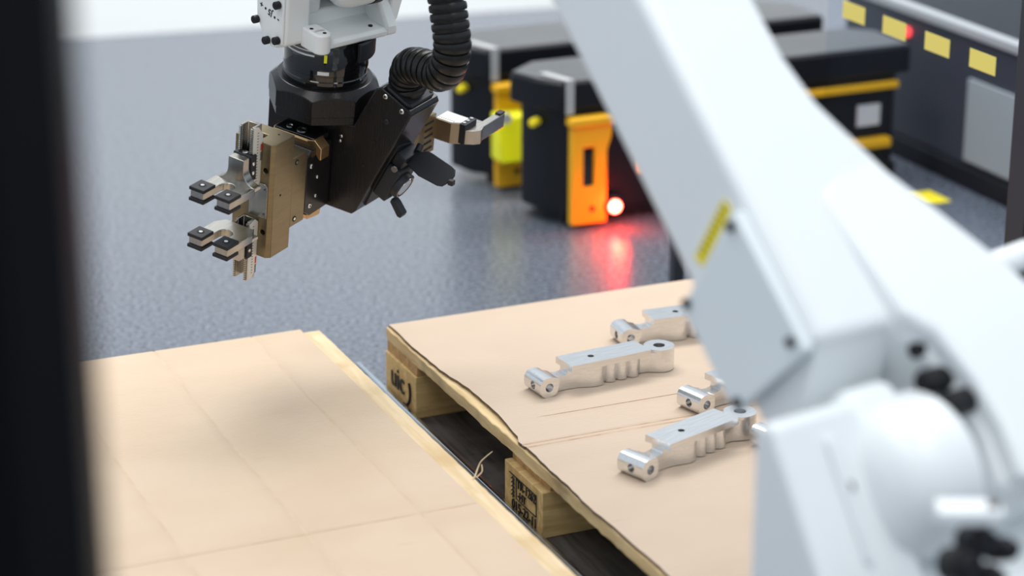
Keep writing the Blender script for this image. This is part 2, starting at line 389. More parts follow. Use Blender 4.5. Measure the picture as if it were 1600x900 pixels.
# ------------------------------------------------------------------ machined aluminium parts
def make_part():
    bm = nb(); front = []
    def arc(cx, cy, r, a0, a1, n): return [(cx+r*math.cos(R_(a0+(a1-a0)*k/n)), cy+r*math.sin(R_(a0+(a1-a0)*k/n))) for k in range(n+1)]
    half = [(26, 13), (40, 12), (62, 12), (80, 14), (92, 19), (102, 23), (112, 25), (121, 23.5), (127, 19), (130, 11)]
    for c in (143, 165.2, 187.4): half += [(c-11+22*k/6, 13+8*math.sin(math.pi*k/6)**.7) for k in range(7)]
    half += [(203, 10), (216, 11), (224, 16)]
    far = arc(247, 0, 26, 125, -125, 16)
    outl = [(x, y) for x, y in half]+far+[(x, -y) for x, y in half[::-1]]
    prism(bm, outl, 2, 1, 35.5)
    me_body = bm
    bm = nb()
    base = obj('part_body', me_body, ALU, u=.001)
    # top of neck slopes and eye, plate, boss added as joined shells
    bm = nb(); bm.from_mesh(base.data); bm.transform(Matrix.Scale(1000, 4)); bpy.data.objects.remove(base, do_unlink=True)
    sh = nb()
    # trim the neck: cut away above a curved ramp
    cutter = nb(); prism(cutter, [(-5, 60), (-5, 34.5), (24, 33), (34, 27.5), (48, 26), (58, 27), (60, 29), (60, 60)], 1, -60, 60)
    # holes: plate hole, boss hole
    o = obj('part_body', bm, ALU, u=.001, cut=cutter)
    bm = nb(); bm.from_mesh(o.data); bm.transform(Matrix.Scale(1000, 4)); bpy.data.objects.remove(o, do_unlink=True)
    def add(m2):
        nonlocal bm
        tmp = bpy.data.meshes.new('tmp'); m2.to_mesh(tmp); m2.free()
        a = obj('u', bm, ALU); b = bpy.data.objects.new('v', tmp); COL.objects.link(b)
        md = a.modifiers.new('b', 'BOOLEAN'); md.operation = 'UNION'; md.object = b; md.solver = 'EXACT'
        me = bpy.data.meshes.new_from_object(a.evaluated_get(bpy.context.evaluated_depsgraph_get()))
        bpy.data.objects.remove(a, do_unlink=True); bpy.data.objects.remove(b, do_unlink=True)
        bm = nb(); bm.from_mesh(me)
    m2 = nb(); prism(m2, [(62, 28), (212, 28), (212, 29), (62, 29)], 1, -25.5, 25.5); m2.free()
    m2 = nb(); box(m2, (60, -26.5, 35), (214, 26.5, 46)); bmesh.ops.recalc_face_normals(m2, faces=m2.faces); add(m2)
    m2 = nb(); eye = arc(13, 21, 13, 90, 180, 8)+arc(13, 13, 13, 180, 270, 8)+arc(20, 14, 14, 270, 360, 8)+arc(20, 20, 14, 0, 90, 8); prism(m2, [(x, z) for x, z in eye], 1, -27, 27); bmesh.ops.recalc_face_normals(m2, faces=m2.faces); add(m2)
    m2 = nb(); prism(m2, [(20, 20), (30, 12), (40, 12), (40, 26.8), (20, 33)], 1, -20, 20); bmesh.ops.recalc_face_normals(m2, faces=m2.faces); 
    add(m2)
    m2 = nb(); cyl(m2, (247, 0, 30), (247, 0, 40), 26, seg=48); bmesh.ops.recalc_face_normals(m2, faces=m2.faces); add(m2)
    cut = nb(); cyl(cut, (17, -40, 17), (17, 40, 17), 7.5, seg=24)
    cyl(cut, (-10, -2, 17), (40, -2, 17), 7, seg=24); cyl(cut, (112, 0, 20), (112, 0, 60), 5.5, seg=20); cyl(cut, (247, 0, 8), (247, 0, 60), 10, seg=28)
    o = obj('part_body', bm, ALU, u=.001, cut=None)
    for c in (('y', (17, -40, 17), (17, 40, 17), 7.5), ('x', (-10, -2, 17), (30, -2, 17), 7), ('z', (112, 0, 20), (112, 0, 60), 5.5), ('z', (247, 0, 8), (247, 0, 60), 10)):
        cb = nb(); cyl(cb, c[1], c[2], c[3], seg=24); co = bpy.data.objects.new('c', mesh_of(cb, 'c', .001)); COL.objects.link(co)
        md = o.modifiers.new('b', 'BOOLEAN'); md.operation = 'DIFFERENCE'; md.object = co; md.solver = 'EXACT'
        me = bpy.data.meshes.new_from_object(o.evaluated_get(bpy.context.evaluated_depsgraph_get())); o.modifiers.clear(); o.data = me; bpy.data.objects.remove(co, do_unlink=True)
    cut.free(); sh.free()
    me = o.data; me.materials.clear(); me.materials.append(ALU); finish(me, 28); bpy.data.objects.remove(o, do_unlink=True); return me
PART = make_part()
ZC = .1493
def place_part(px, py, deg, label):
    o = bpy.data.objects.new('machined_bracket', PART); COL.objects.link(o)
    M = PM(px, py, ZC)
    o.location = M.translation; o.rotation_euler = (0, 0, R_(deg)); md = o.modifiers.new('bevel', 'BEVEL'); md.width = .0009; md.segments = 1; md.limit_method = 'ANGLE'; md.angle_limit = R_(50)
    return tag(o, label, 'metal part', 'machined aluminium brackets on the cardboard')
place_part(.103, -.407, 29.5, 'machined aluminium bracket nearest the pallet edge, wholly in view')
place_part(.098, -.775, 43, 'machined aluminium bracket wholly in view and closest to the camera')
place_part(.332, -.253, 20, 'machined aluminium bracket lying farthest back on the cardboard')
place_part(.300, -.580, 38, 'machined aluminium bracket half hidden by the robot arm, between two others')
place_part(.332, -.766, 42, 'machined aluminium bracket almost wholly hidden behind the white robot')

# ------------------------------------------------------------------ frames of the robot
def rotm(a, b, g): return (Matrix.Rotation(g, 4, 'Y') @ Matrix.Rotation(b, 4, 'X') @ Matrix.Rotation(a, 4, 'Z'))
TO = Vector((-.308961, 3.77782289, .64587445)); TB, TG = R_(9.35222696), R_(5.67716598)
M_TOOL = Matrix.Translation(TO) @ rotm(R_(240.17103631), TB, TG)      # x = jaw direction, y = sideways, z = flange axis
M_WR = Matrix.Translation(TO) @ rotm(R_(42), TB, TG)
PSI, AL = R_(35), R_(45)
wv = Vector((math.cos(PSI), math.sin(PSI), 0)); hv = Vector((-math.sin(PSI), math.cos(PSI), 0)); zv = Vector((0, 0, 1))
M_ARM = frame((.23991001, 2.44627919, .86932515), wv, hv*math.cos(AL)+zv*math.sin(AL), -hv*math.sin(AL)+zv*math.cos(AL))
SH = Vector((.41232615, 2.20871324, .64692192)); M_BASE = frame(SH, wv, hv, zv)

RB = Vector((.43, 2.30, 0)); M_ROB = Matrix.Translation(RB)
robot = thing('industrial_robot', M_ROB, 'large white jointed robot arm reaching over the pallets', 'robot')
INV = M_ROB.inverted()
def rp(name, bm, m, F, bev=0, seg=3, par=None, u=.001, cut=None, ang=32, inter=None):
    if par is not None: return obj(name, bm, m, par, None, u, bev, seg, cut, ang, inter)
    return obj(name, bm, m, robot, INV @ F, u, bev, seg, cut, ang, inter)

# lower arm (millimetres in the arm frame: x shoulder axis, y along the arm, z out of the bright face)
outl = [(0, 640), (150, 640), (154, 205), (153, 130), (165, 65), (186, 20), (233, -80), (286, -184), (318, -250), (338, -340), (335, -440), (160, -440), (140, -420), (150, -362), (146, -307), (129, -243), (105, -213), (0, -213)]
larm = rp('lower_arm', prism(nb(), outl, 2, -155, 0), WHITE, M_ARM, 16, 4)
# raised cheek on the drive side, wedge shaped
bm = nb(); pts = [(97, -50), (150, -20), (186, 0), (233, -84), (286, -188), (316, -252), (334, -340), (331, -437), (164, -437), (146, -420), (156, -362), (152, -307), (135, -243), (107, -214)]
def chz(y): return -2+26*min(1, max(0, (-y-10)/220))
lo = [bm.verts.new((x, y, -100)) for x, y in pts]; hi = [bm.verts.new((x, y, chz(y))) for x, y in pts]
bm.faces.new(lo); n = len(pts)
for i in range(n): bm.faces.new((lo[i], lo[(i+1) % n], hi[(i+1) % n], hi[i]))
f = bm.faces.new(hi); bmesh.ops.triangulate(bm, faces=[f])
rp('drive_cheek', bm, WHITE, M_ARM, 8, 3, ang=50)
cov = rp('side_cover', prism(nb(), [(-214, -166), (-214, -10), (-40, -10), (-76, -166)], 0, -15, 0), WHITE_P, M_ARM, 3, 2)
for y, z in ((-51, -24), (-196, -23), (-78, -152), (-206, -150)):
    b = cyl(nb(), (-21, y, z), (-15, y, z), 6, seg=14); obj('screw', b, SCREWD, cov, None, .001, 1, 1)
lab = rp('label_plate', prism(nb(), [(-38, -122), (-53, -117), (-29, -28), (-14, -33)], 0, -1.5, 0), YEL, M_ARM)
for k in range(9):
    z = -108+9*k; y = -40.5+2.4*k; obj('print_mark', box(nb(), (-2.0, y-3.5, z), (-1.5, y+3.5, z+3)), INK, lab, None, .001)
# sloping end of the bar, bolts on the inner wall of the drive cheek
rp('bar_end', prism(nb(), [(-210, -10), (-210, -152), (-285, -152), (-262, -90)], 0, 4, 118), WHITE, M_ARM, 5, 2)
for (x, y, z, r) in ((140, -246, -12, 9), (133, -284, -14, 15), (135, -318, -4, 15)):
    b = nb(); cyl(b, (x+25, y, z), (x-18, y, z), r, seg=18); rp('bolt', b, SCREWD, M_ARM, 2, 2)
# shoulder drum between the cheeks
rp('shoulder_drum', lathe(nb(), [(2, -38), (36, -36), (66, -26), (84, -4), (90, 26), (90, 62)], (36, -366, -58), (1, 0, 0), 64), WHITE, M_ARM, 0, ang=50)
rp('shoulder_neck', box(nb(), (6, -340, -120), (84, -262, -14)), WHITE, M_ARM, 18, 4)
# turret with its sloping front, (x shoulder axis, y away, z up) around the shoulder
rp('turret', prism(nb(), [(132, -420), (132, -6), (120, 12), (104, 12), (78, -32), (14, -135), (-76, -270), (-100, -420)], 0, -104, 30), WHITE, M_BASE, 14, 4)
rp('turret_rib', prism(nb(), [(90, -12), (20, -126), (14, -126), (82, -8)], 0, -44, -34), WHITE, M_BASE, 2, 2)
b = nb(); cyl(b, (-34, 66, -62), (-34, 56, -55), 6, seg=14); rp('screw', b, STEELD, M_BASE)
rp('turret_deck', prism(nb(), [(130, -420), (130, -150), (-60, -190), (-90, -420)], 0, 30, 330), WHITE, M_BASE, 14, 3)
MBK = Matrix.Translation((.455, 2.13, .61))
rp('cable_bracket', box(nb(), (-32, -14, -8), (34, 20, 8)), WHITE, MBK, 3, 2)
b = nb(); cyl(b, (24, 0, 8), (24, 0, 15), 6, seg=14); rp('bracket_screw', b, STEELD, MBK)
for (x, z, r, l) in ((8, -70, 17, 26), (-14, -90, 19, 26), (44, -88, 13, 24), (24, -116, 16, 24), (-60, -118, 16, 24)):
    b = nb(); cyl(b, (x, -96, z), (x, -96+l, z-10), r, seg=20); cyl(b, (x, -104, z), (x, -94, z), r*.8, seg=20); rp('connector_plug', b, RUBBER, M_BASE, 2, 2)
b = nb(); lathe(b, [(150, 0), (215, 0), (215, 30), (190, 34), (165, 60), (155, 250)], (0, 0, 0), (0, 0, 1), 48); obj('base_column', b, WHITE, robot, None, .001, 3, 2)
MCB = Matrix.Translation((.60, 2.62, .715)) @ Matrix.Rotation(R_(28), 4, 'Z')
b = nb(); lathe(b, [(8, -60), (15, -58), (17, -40), (17, 10), (13, 14), (13, 80)], (0, 0, 0), (1, 0, .15), 28); rp('cable_gland', b, WHITE, MCB, 0)
b = nb(); cyl(b, (-55, 6, -22), (90, 6, -2), 13, seg=20); rp('cable', b, RUBBER, MCB)
# elbow, forearm: above the picture, built as the arm goes on
AX = M_ARM.to_3x3()
eb = M_ARM @ Vector((.075, .66, -.075)); eb2 = eb+wv*.13
b = nb(); cyl(b, (-55, 660, -78), (205, 660, -78), 118, seg=48); rp('elbow_housing', b, WHITE, M_ARM, 14, 3)
wr_top = M_WR @ Vector((0, .0, .20))
b = nb(); tube(b, [eb+Vector((0, 0, .04)), eb.lerp(wr_top, .3)+Vector((0, 0, .03)), eb.lerp(wr_top, .75)+Vector((0, 0, .015)), wr_top+Vector((0, 0, .05))], lambda i: (.10, .095, .08, .075)[i], 32)
obj('forearm', b, WHITE, robot, INV, 1)

# wrist (millimetres in the wrist frame: x right, y away, z flange axis)
fork = rp('wrist_fork', prism(nb(), [(-32, 240), (-34, 81), (-28, 77), (-5, 67), (20, 76), (42, 107), (44, 134), (46, 240)], 0, -112, -64), WRIST, M_WR, 5, 3)
cv = rp('wrist_cover', prism(nb(), [(-29, 240), (-31, 83), (-26, 79), (-5, 70), (18, 79), (39, 108), (41, 134), (43, 240)], 0, -116, -112), WRIST, M_WR, 1.5, 2)
TXM = frame((-.1163, .006, .127), (0, .968, .25), (0, .25, -.968), (-1, 0, 0))
text('axis_marking', '- \u2022 J5 \u2022 +', .0155, INK, cv, TXM, .0003, bold=.0002)
for (y, z) in ((-19, 148), (36, 104), (5, 79), (-21, 88)):
    b = nb(); cyl(b, (-126, y, z), (-116, y, z), 6.6, seg=20); sb = obj('cap_screw', b, SCREWD, cv, None, .001, 1, 1)
    b = nb(); cyl(b, (-126.4, y, z), (-125.8, y, z), 3, seg=6); obj('hex_socket', b, HOLE, sb, None, .001)
# base casting under the wrist joint, open pocket above
bm = nb()
prism(bm, [(-70, 76), (-70, 85), (-66, 90), (-24, 92), (-14, 98), (-6, 118), (52, 124), (66, 76)], 0, -66, 70)
rp('wrist_base', bm, WRIST, M_WR, 4, 3)
rp('wrist_side_wall', prism(nb(), [(-70, 76), (-70, 92), (-30, 150), (-24, 240), (58, 240), (58, 76)], 0, 66, 90), WRIST, M_WR, 5, 3)
b = nb(); prism(b, [(86, 90), (92, 76), (104, 96), (118, 150), (122, 240), (88, 240)], 1, -52, 50); rp('wrist_flange_rib', b, WRIST, M_WR, 4, 3)
b = nb(); cyl(b, (-64, -66, 74), (-64, -66, 108), 15, seg=28); box(b, (-79, -64, 74), (-49, -30, 108)); rp('screw_boss', b, WRIST, M_WR, 3, 3)
for (x, y) in ((-62, -70), (-70, -46)):
    b = nb(); cyl(b, (x, y, 107.6), (x, y, 108.6), 3.2, seg=14); rp('screw_hole', b, HOLE, M_WR)
for (x, y, z) in ((-42, -50, 89.6), (48, -50, 90)):
    b = nb(); cyl(b, (x, y, z), (x, y, z+2.6), 3.6, seg=14); rp('screw_hole', b, HOLE, M_WR)
for (z, y) in ((128, -40), (152, -22)):
    b = nb(); cyl(b, (65, y+14, z-6), (66.5, y+14, z-6), 3.2, seg=14); rp('screw_hole', b, HOLE, M_WR)
# pocket web and joint drum
b = nb(); prism(b, [(-64, 240), (-64, 112), (-30, 112), (-24, 120), (-22, 150), (-24, 240)], 1, -8, 20); rp('pocket_wall', b, WRIST, M_WR, 5, 3)
b = nb(); prism(b, [(-30, 120), (62, 108), (64, 118), (-10, 190), (-30, 190)], 1, 20, 30); rp('pocket_web', b, WRIST, M_WR, 3, 2)
b = nb(); prism(b, [(10, 176), (56, 118), (64, 118), (64, 128), (24, 182)], 1, -34, 22); rp('pocket_rib', b, WRIST, M_WR, 3, 2)
rp('joint_drum', lathe(nb(), [(2, -40), (30, -38), (44, -26), (48, -8), (48, 30)], (20, -24, 172), (1, 0, 0), 48), WRIST, M_WR, 0, ang=60)
rp('joint_seal', lathe(nb(), [(48, 26), (49.5, 28), (49.5, 44), (40, 46)], (20, -24, 172), (1, 0, 0), 48), RUBBER, M_WR)
b = nb(); box(b, (-60, 0, 190), (70, 60, 260)); rp('joint_block', b, WRIST, M_WR, 8, 3)
b = nb(); box(b, (112, -20, 128), (140, 0, 150)); rp('cable_clip', b, BRONZE, M_WR, 2, 2)
b = nb(); box(b, (110, -22, 118), (136, 0, 127)); rp('clip_pad', b, STEELD, M_WR, 2, 2)
# black flange cylinder
rp('flange_cylinder', lathe(nb(), [(40, -2), (70, -2), (71, 0), (71, 10), (69.5, 11.5), (69.5, 20), (70.5, 21), (70.5, 62), (68, 66), (68, 78), (40, 78)], (0, 0, 0), (0, 0, 1), 72), BLACKG, M_WR)
b = nb(); a0, a1 = -85, 10
ri = [(math.cos(R_(a))*72.5, math.sin(R_(a))*72.5) for a in range(a0, a1, 5)]; ro = [(math.cos(R_(a))*80, math.sin(R_(a))*80) for a in range(a0, a1, 5)]
prism(b, ri+ro[::-1], 2, 44, 76); rp('sensor_shroud', b, BLACKM, M_WR, 1.5, 2)
def on_cyl(name, ang, z0, z1, w, m, r=71.2):
    b = nb(); d = math.degrees(w/r/2)
    inn = [(math.cos(R_(ang+t))*(r-.6), math.sin(R_(ang+t))*(r-.6)) for t in (-d, -d/2, 0, d/2, d)]; out = [(math.cos(R_(ang+t))*r, math.sin(R_(ang+t))*r) for t in (-d, -d/2, 0, d/2, d)]
    prism(b, inn+out[::-1], 2, z0, z1); rp(name, b, m, M_WR)
on_cyl('yellow_sticker', -129, 46, 60, 5, YELH); on_cyl('white_label', -131, 24, 30, 19, LABEL)
on_cyl('warning_strip', -168, 54, 57, 60, LABEL); on_cyl('warning_strip', -168, 62, 64, 60, LABEL)
b = nb(); cyl(b, (84, -14, 58), (84, -14, 76), 5, seg=12); rp('screw', b, SCREWD, M_WR)

# ------------------------------------------------------------------ gripper tool
tool = thing('gripper_tool', M_TOOL, 'black double gripper head hanging from the white wrist', 'gripper')
def tp(name, bm, m, bev=0, seg=2, par=None, cut=None, inter=None, ang=32): return obj(name, bm, m, par or tool, None, .001, bev, seg, cut, ang, inter)
octo = [(94*math.cos(R_(22.5+45*k)), 94*math.sin(R_(22.5+45*k))) for k in range(8)]
tp('mounting_flange', prism(nb(), octo, 2, -44, -2), BLACK, 1, 2, inter=lathe(nb(), [(110, -60), (110, -31), (73, 3)], (0, 0, 0), (0, 0, 1), 96))
tp('flange_ring', prism(nb(), [(x*.985, y*.985) for x, y in octo], 2, -58, -44), BLACK, 1, 2)
for a in (22, 0, -20, -40):
    b = nb(); cyl(b, (70*math.cos(R_(a)), 70*math.sin(R_(a)), -63), (70*math.cos(R_(a)), 70*math.sin(R_(a)), -57), 6, seg=16); tp('flange_screw', b, STEELD, 1)
blk = tp('carrier_block', prism(nb(), [(-82, -57), (88, -57), (104, -20), (126, 22), (136, 27), (192, 2), (196, -6), (104, -208), (96, -217), (40, -217), (-24, -217), (-60, -150), (-82, -140)], 0, -46, 40), BLACK, 2.5, 3)
for (l, u, m, r) in ((145, 14, SCREW, 4.6), (178, -2, SCREW, 4.6), (151, -29, BLACKM, 4.6), (66, -82, SCREW, 3.2), (64, -91, SCREW, 3.2), (132, -72, SCREWD, 2), (113, -120, SCREWD, 2)):
    b = nb(); lathe(b, [(r, 0), (r, 1), (r*.75, 2.2), (r*.3, 2.4)], (40, l, u), (1, 0, 0), 18); s = tp('screw', b, m, par=blk)
    b = nb(); cyl(b, (42.3, l, u), (42.9, l, u), r*.4, seg=6); tp('hex_socket', b, HOLE, par=s)
# slanted top: boot and hose
D1 = Vector((0, .905, -.425)).normalized(); D2 = Vector((0, .425, .905)).normalized(); TC = Vector((-2, 164, 14.5))
def fr(o, x, y, z): return frame(Vector(o)*.001, x, y, z)
o = tp('hose_boot', prism(nb(), [(-38, -22), (-32, -28), (32, -28), (38, -22), (38, 22), (32, 28), (-32, 28), (-38, 22)], 2, 0, 6), BLACKM, 2, 3); o.matrix_basis = fr(TC, (1, 0, 0), D1, (Vector((1, 0, 0)).cross(D1)))
for (a, c) in ((-31, -21), (31, -21), (31, 21), (-31, 21)):
    b = nb(); cyl(b, (a, c, 5.5), (a, c, 7), 2.6, seg=12); tp('boot_screw', b, HOLE, par=o)
path = spline([(-2, 164, 12), (2, 160, 38), (12, 172, 66), (28, 206, 80), (44, 246, 88), (52, 264, 112), (54, 268, 146), (50, 256, 186), (40, 236, 232), (20, 200, 290), (-10, 150, 330)], 26)
acc = [0]
for p, q in zip(path, path[1:]): acc.append(acc[-1]+(q-p).length)
N = 620; tot = acc[-1]; fine = []; k = 0
for i in range(N+1):
    s = tot*i/N
    while k < len(path)-2 and acc[k+1] < s: k += 1
    t = (s-acc[k])/max(1e-6, acc[k+1]-acc[k]); fine.append(path[k].lerp(path[k+1], t))
def hr(i):
    s = tot*i/N/14.5; fseg = s-math.floor(s)
    return 29.2+1.3*math.sin(math.pi*(fseg-.16)/.84) if fseg > .16 else 26.0
tp('corrugated_hose', tube(nb(), fine, hr, 28), HOSE, ang=28)

# gripper facing the empty pallet
g1 = tp('actuator_body', prism(nb(), [(42, -212), (96, -214), (113, -200), (113, -104), (100, -92), (42, -92)], 1, -25, 50), BLACK, 2, 3)
tp('actuator_clamp', prism(nb(), [(62, -100), (88, -100), (88, -86), (84, -80), (62, -80)], 1, -38, 46), BRONZE, 1.2, 2)
b = nb(); prism(b, [(46, -80), (60, -92), (60, -112), (56, -112), (44, -98), (30, -84)], 0, 64, 88); tp('clamp_tab', b, BRONZE, 1)
tp('clamp_top', box(nb(), (45, -36, -92), (86, 44, -79.2)), BLACKG, 1)
for l, r in ((-16, 6), (8, 9)):
    b = nb(); lathe(b, [(r, 0), (r, 1.5), (r*.7, 2), (r*.5, .6)], (70, l, -79.4), (0, 0, 1), 24); tp('port_ring', b, SCREW)
tp('actuator_foot', prism(nb(), [(60, -226), (96, -222), (100, -212), (56, -212)], 1, -10, 46), BRONZE, 1)
for (n_, u_, r) in ((99, -121, 4.5), (80, -147, 3.2), (82, -181, 3.2), (98, -194, 4.5)):
    b = nb(); lathe(b, [(r, 0), (r, 1), (r*.7, 2.2)], (n_, 50, u_), (0, 1, 0), 18); s = tp('screw', b, SCREW, par=g1)
    b = nb(); cyl(b, (n_, 52, u_), (n_, 52.5, u_), r*.45, seg=6); tp('hex_socket', b, HOLE, par=s)
ad = tp('adapter_plate', box(nb(), (113, -25, -214), (153, 50, -88)), OLIVE, 1, 2)
for (n_, u_) in ((146, -98), (144, -202)):
    b = nb(); cyl(b, (n_-4, 49.6, u_), (n_-4, 50.6, u_), 4.8, seg=18); s = tp('counterbore', b, HOLE, par=ad)
    b = nb(); cyl(b, (n_-4, 50, u_), (n_-4, 51, u_), 2.6, seg=12); tp('screw', b, SCREW, par=s)
gb = nb(); prism(gb, [(152, -25), (152, 50), (203, 50), (209, 44), (209, -25)], 2, -250, -46)
hb = nb(); cyl(hb, (195, 36, -94), (215, 36, -94), 5, seg=20); cyl(hb, (195, 36, -205), (215, 36, -205), 5, seg=20); box(hb, (180, -6, -60), (206, 18, -30))
gbd = tp('gripper_body', gb, OLIVE, 1, 2, cut=hb)
b = nb(); cyl(b, (168, 30, -46.3), (168, 30, -45.6), 2, seg=10); tp('screw_hole', b, HOLE, par=gbd)
b = nb(); box(b, (186, -4, -60), (202, 16, -52)); tp('guide_insert', b, STEEL, 1, par=gbd)
for u_ in (-160,):
    b = nb(); cyl(b, (184, 49.8, u_+18), (184, 50.4, u_+18), 2, seg=12); tp('screw_hole', b, HOLE, par=gbd)
cp = tp('cover_plate', prism(nb(), [(8, -178), (43, -178), (43, -122), (38, -117), (8, -117)], 0, 209, 211), STEEL, .4, 1)
for u_ in (-126, -170):
    b = nb(); cyl(b, (211, 38, u_), (211.8, 38, u_), 1.8, seg=12); tp('screw', b, STEELD, par=cp)
def fork_outline():
    o = [(322, -26), (322, -1)]
    for k in range(0, 13): a = R_(-90-180*k/12); o.append((278+13*math.cos(a), 12+13*math.sin(a)))
    return o+[(322, 25), (322, 50), (256, 50), (238, 40), (238, -16), (256, -26)]
def jaw(mir):
    U = lambda u: (-304-u) if mir else u
    def uz(a, b): return (min(U(a), U(b)), max(U(a), U(b)))
    j = tp('jaw_rail', prism(nb(), [(209, -1), (231, -1), (231, 3), (215, 3), (215, 21), (231, 21), (231, 25), (209, 25)], 2, *uz(-122, -14)), STEEL, .5, 1)
    bt = nb(); z = -16
    while z > -120:
        for l in (-1, 21): box(bt, (231, l, min(U(z), U(z-1.7))), (235, l+4, max(U(z), U(z-1.7))))
        z -= 3.4
    tp('rack_teeth', bt, STEEL, par=j)
    r = tp('scale_strip', prism(nb(), [(231, U(-14)), (219, U(-17)), (207, U(-32)), (204, U(-112)), (216, U(-122)), (231, U(-118))], 1, 25, 26.5), RULER, par=j)
    bt = nb(); z = -26
    while z > -116: box(bt, (219, 26.5, U(z)-.5), (222, 26.8, U(z)+.5)); z -= 5
    tp('scale_ticks', bt, INK, par=r)
    c = -50 if not mir else -60
    tp('printed_name', box(nb(), (209, 26.5, U(-50)-(10 if True else 0)), (212.5, 26.8, U(-50)+2)), RED, par=r)
    bt = nb()
    for k in range(6): box(bt, (209, 26.5, U(-50)-14-2.6*k), (212.5, 26.8, U(-50)-12.4-2.6*k))
    tp('printed_letters', bt, INK, par=r)
    ca = tp('jaw_carrier', box(nb(), (226, -6, uz(-104, -60)[0]), (240, 30, uz(-104, -60)[1])), BLACKM, 1, 2)
    for u_ in (-74, -90):
        b = nb(); lathe(b, [(3.6, 0), (3.4, 1), (2, 1.6)], (234, 30, U(u_)), (0, 1, 0), 14); tp('screw', b, SCREW, par=ca)
    b = nb(); lathe(b, [(5, 0), (5, 1.5), (2.5, 2.5)], (233, 12, uz(-104, -60)[1]), (0, 0, 1), 18); tp('screw', b, SCREW, par=ca)
    # finger: web with flared sides, then a two-prong fork
    w = [(-3, -62), (27, -62)]
    for k in range(0, 9): a = R_(180-0-90*k/8); w.append((50+23*math.cos(a)+0, -81+23*-math.sin(R_(90*k/8)))) if False else None
    w += [(27, -80)]+[(50-23*math.cos(R_(90*k/8)), -80-24*math.sin(R_(90*k/8))) for k in range(1, 9)]+[(50, -110), (-26, -110)]+[(-26+23*math.cos(R_(90*k/8)), -80-24*math.sin(R_(90*k/8))) for k in range(8, 0, -1)]+[(-3, -80)]
    fi = nb(); prism(fi, [(l, U(u_)) for l, u_ in w], 0, 240, 257)
    prism(fi, fork_outline(), 2, *uz(-117, -104))
    fg = tp('finger', fi, STEEL, .8, 2)
    for l0 in (-26, 24):
        z0, z1 = uz(-117, -104)
        for a, b_ in ((z1, z1+6), (z0-6, z0)):
            pd = tp('grip_pad', box(nb(), (293.5, l0-1.5, a), (325, l0+27.5, b_)), RUBBER, 1.2, 2, par=fg)
        b = nb(); cyl(b, (309, l0+13, z1+5.8), (309, l0+13, z1+6.3), 6.2, seg=20); h = tp('pad_hole', b, HOLE, par=fg)
        b = nb(); cyl(b, (309, l0+13, z1+6), (309, l0+13, z1+6.8), 3.2, seg=14); tp('pad_screw', b, SCREW, par=fg)
jaw(False); jaw(True)
# gripper on the far side
tp('rear_actuator', box(nb(), (-86, 96, -150), (-46, 150, -60)), OLIVE, 1.5)
rpz = tp('rear_plate', prism(nb(), [(-120, -138), (-120, -69), (-70, -62), (-64, -138)], 1, 118, 150), OLIVE, 1)
for k, u_ in enumerate((-80, -92, -104, -116, -128)):
    b = nb(); box(b, (-112+(k % 2)*3, 149.8, u_-2), (-86, 150.5, u_+2)); tp('slot', b, HOLE, par=rpz)
b = nb(); prism(b, [(-157, 148), (-119, 148), (-119, 180), (-130, 194), (-157, 194)], 2, -116, -78); jb = tp('rear_jaw', b, mat('brown_steel', (.36, .29, .22), .32, .9), 1)
b = nb(); prism(b, [(-155, 150), (-121, 150), (-121, 179), (-131, 192), (-155, 192)], 2, -78, -77); tp('jaw_top', b, RULER, par=jb)
bt = nb()
for k in range(8): box(bt, (-128, 152+4*k, -77), (-125, 153.5+4*k, -76.7))
tp('scale_ticks', bt, INK, par=jb)
rc = tp('rear_carrier', box(nb(), (-165, 190, -114), (-128, 203, -78)), BLACKM, 1)
for n_ in (-135, -147, -159):
    b = nb(); cyl(b, (n_, 196, -78), (n_, 196, -76.6), 3, seg=14); tp('screw', b, SCREW, par=rc)
b = nb(); prism(b, [(-128, 200), (-150, 200), (-180, 204), (-236, 204), (-236, 217), (-165, 217), (-150, 222), (-140, 216)], 2, -114, -88); tp('rear_finger', b, STEEL, 1)
tp('rear_finger_bar', box(nb(), (-190, 186, -104), (-160, 205, -92)), STEEL, 1)
tp('rear_grip_pad', box(nb(), (-238, 205, -88), (-222, 216, -85)), RUBBER, 1)

# camera module with open lid on the slanted lower face
O3 = Vector((0, 143, -115)); E1 = Vector((0, -.405, -.914)); E2 = Vector((0, .914, -.405)); E0 = Vector((1, 0, 0))
def cm(name, bm, m, bev=0, par=None, ang=32):
    o = obj(name, bm, m, par or tool, None if par else fr(O3, E0, E1, E2), .001, bev, 2, None, ang); return o
cm('sensor_mount', prism(nb(), [(-30, -32), (22, -46), (22, 62), (16, 98), (-30, 98)], 2, 0, 5), BLACKM, 1)
cmod = cm('sensor_housing', box(nb(), (-34, -6, 5), (24, 60, 32)), BLACKM, 3)
cm('sensor_top', box(nb(), (-34, -30, 5), (16, -6, 26)), BLACKM, 2)
b = nb(); lathe(b, [(22, 30), (24, 32), (24, 42), (20, 44), (16, 43), (15, 36)], (0, 26, 0), (0, 0, 1), 40); cm('lens_barrel', b, BLACKM)
b = nb(); lathe(b, [(17.5, 42.5), (19, 43.8), (20.5, 44), (20.5, 43)], (0, 26, 0), (0, 0, 1), 40); cm('lens_ring', b, SCREW)
b = nb(); lathe(b, [(15, 36), (10, 38.5), (4, 39.5), (.5, 39.7)], (0, 26, 0), (0, 0, 1), 40); cm('lens_glass', b, BLACKG, ang=60)
b = nb(); prism(b, [(54, 36), (62, 36), (76, 60), (74, 66), (66, 66), (56, 46)], 0, -6, 10); cm('sensor_latch', b, BLACKM, 1)
b = nb(); cyl(b, (26, -10, 20), (30, -10, 20), 6, seg=16); cm('hinge_pin', b, STEELD, 1)
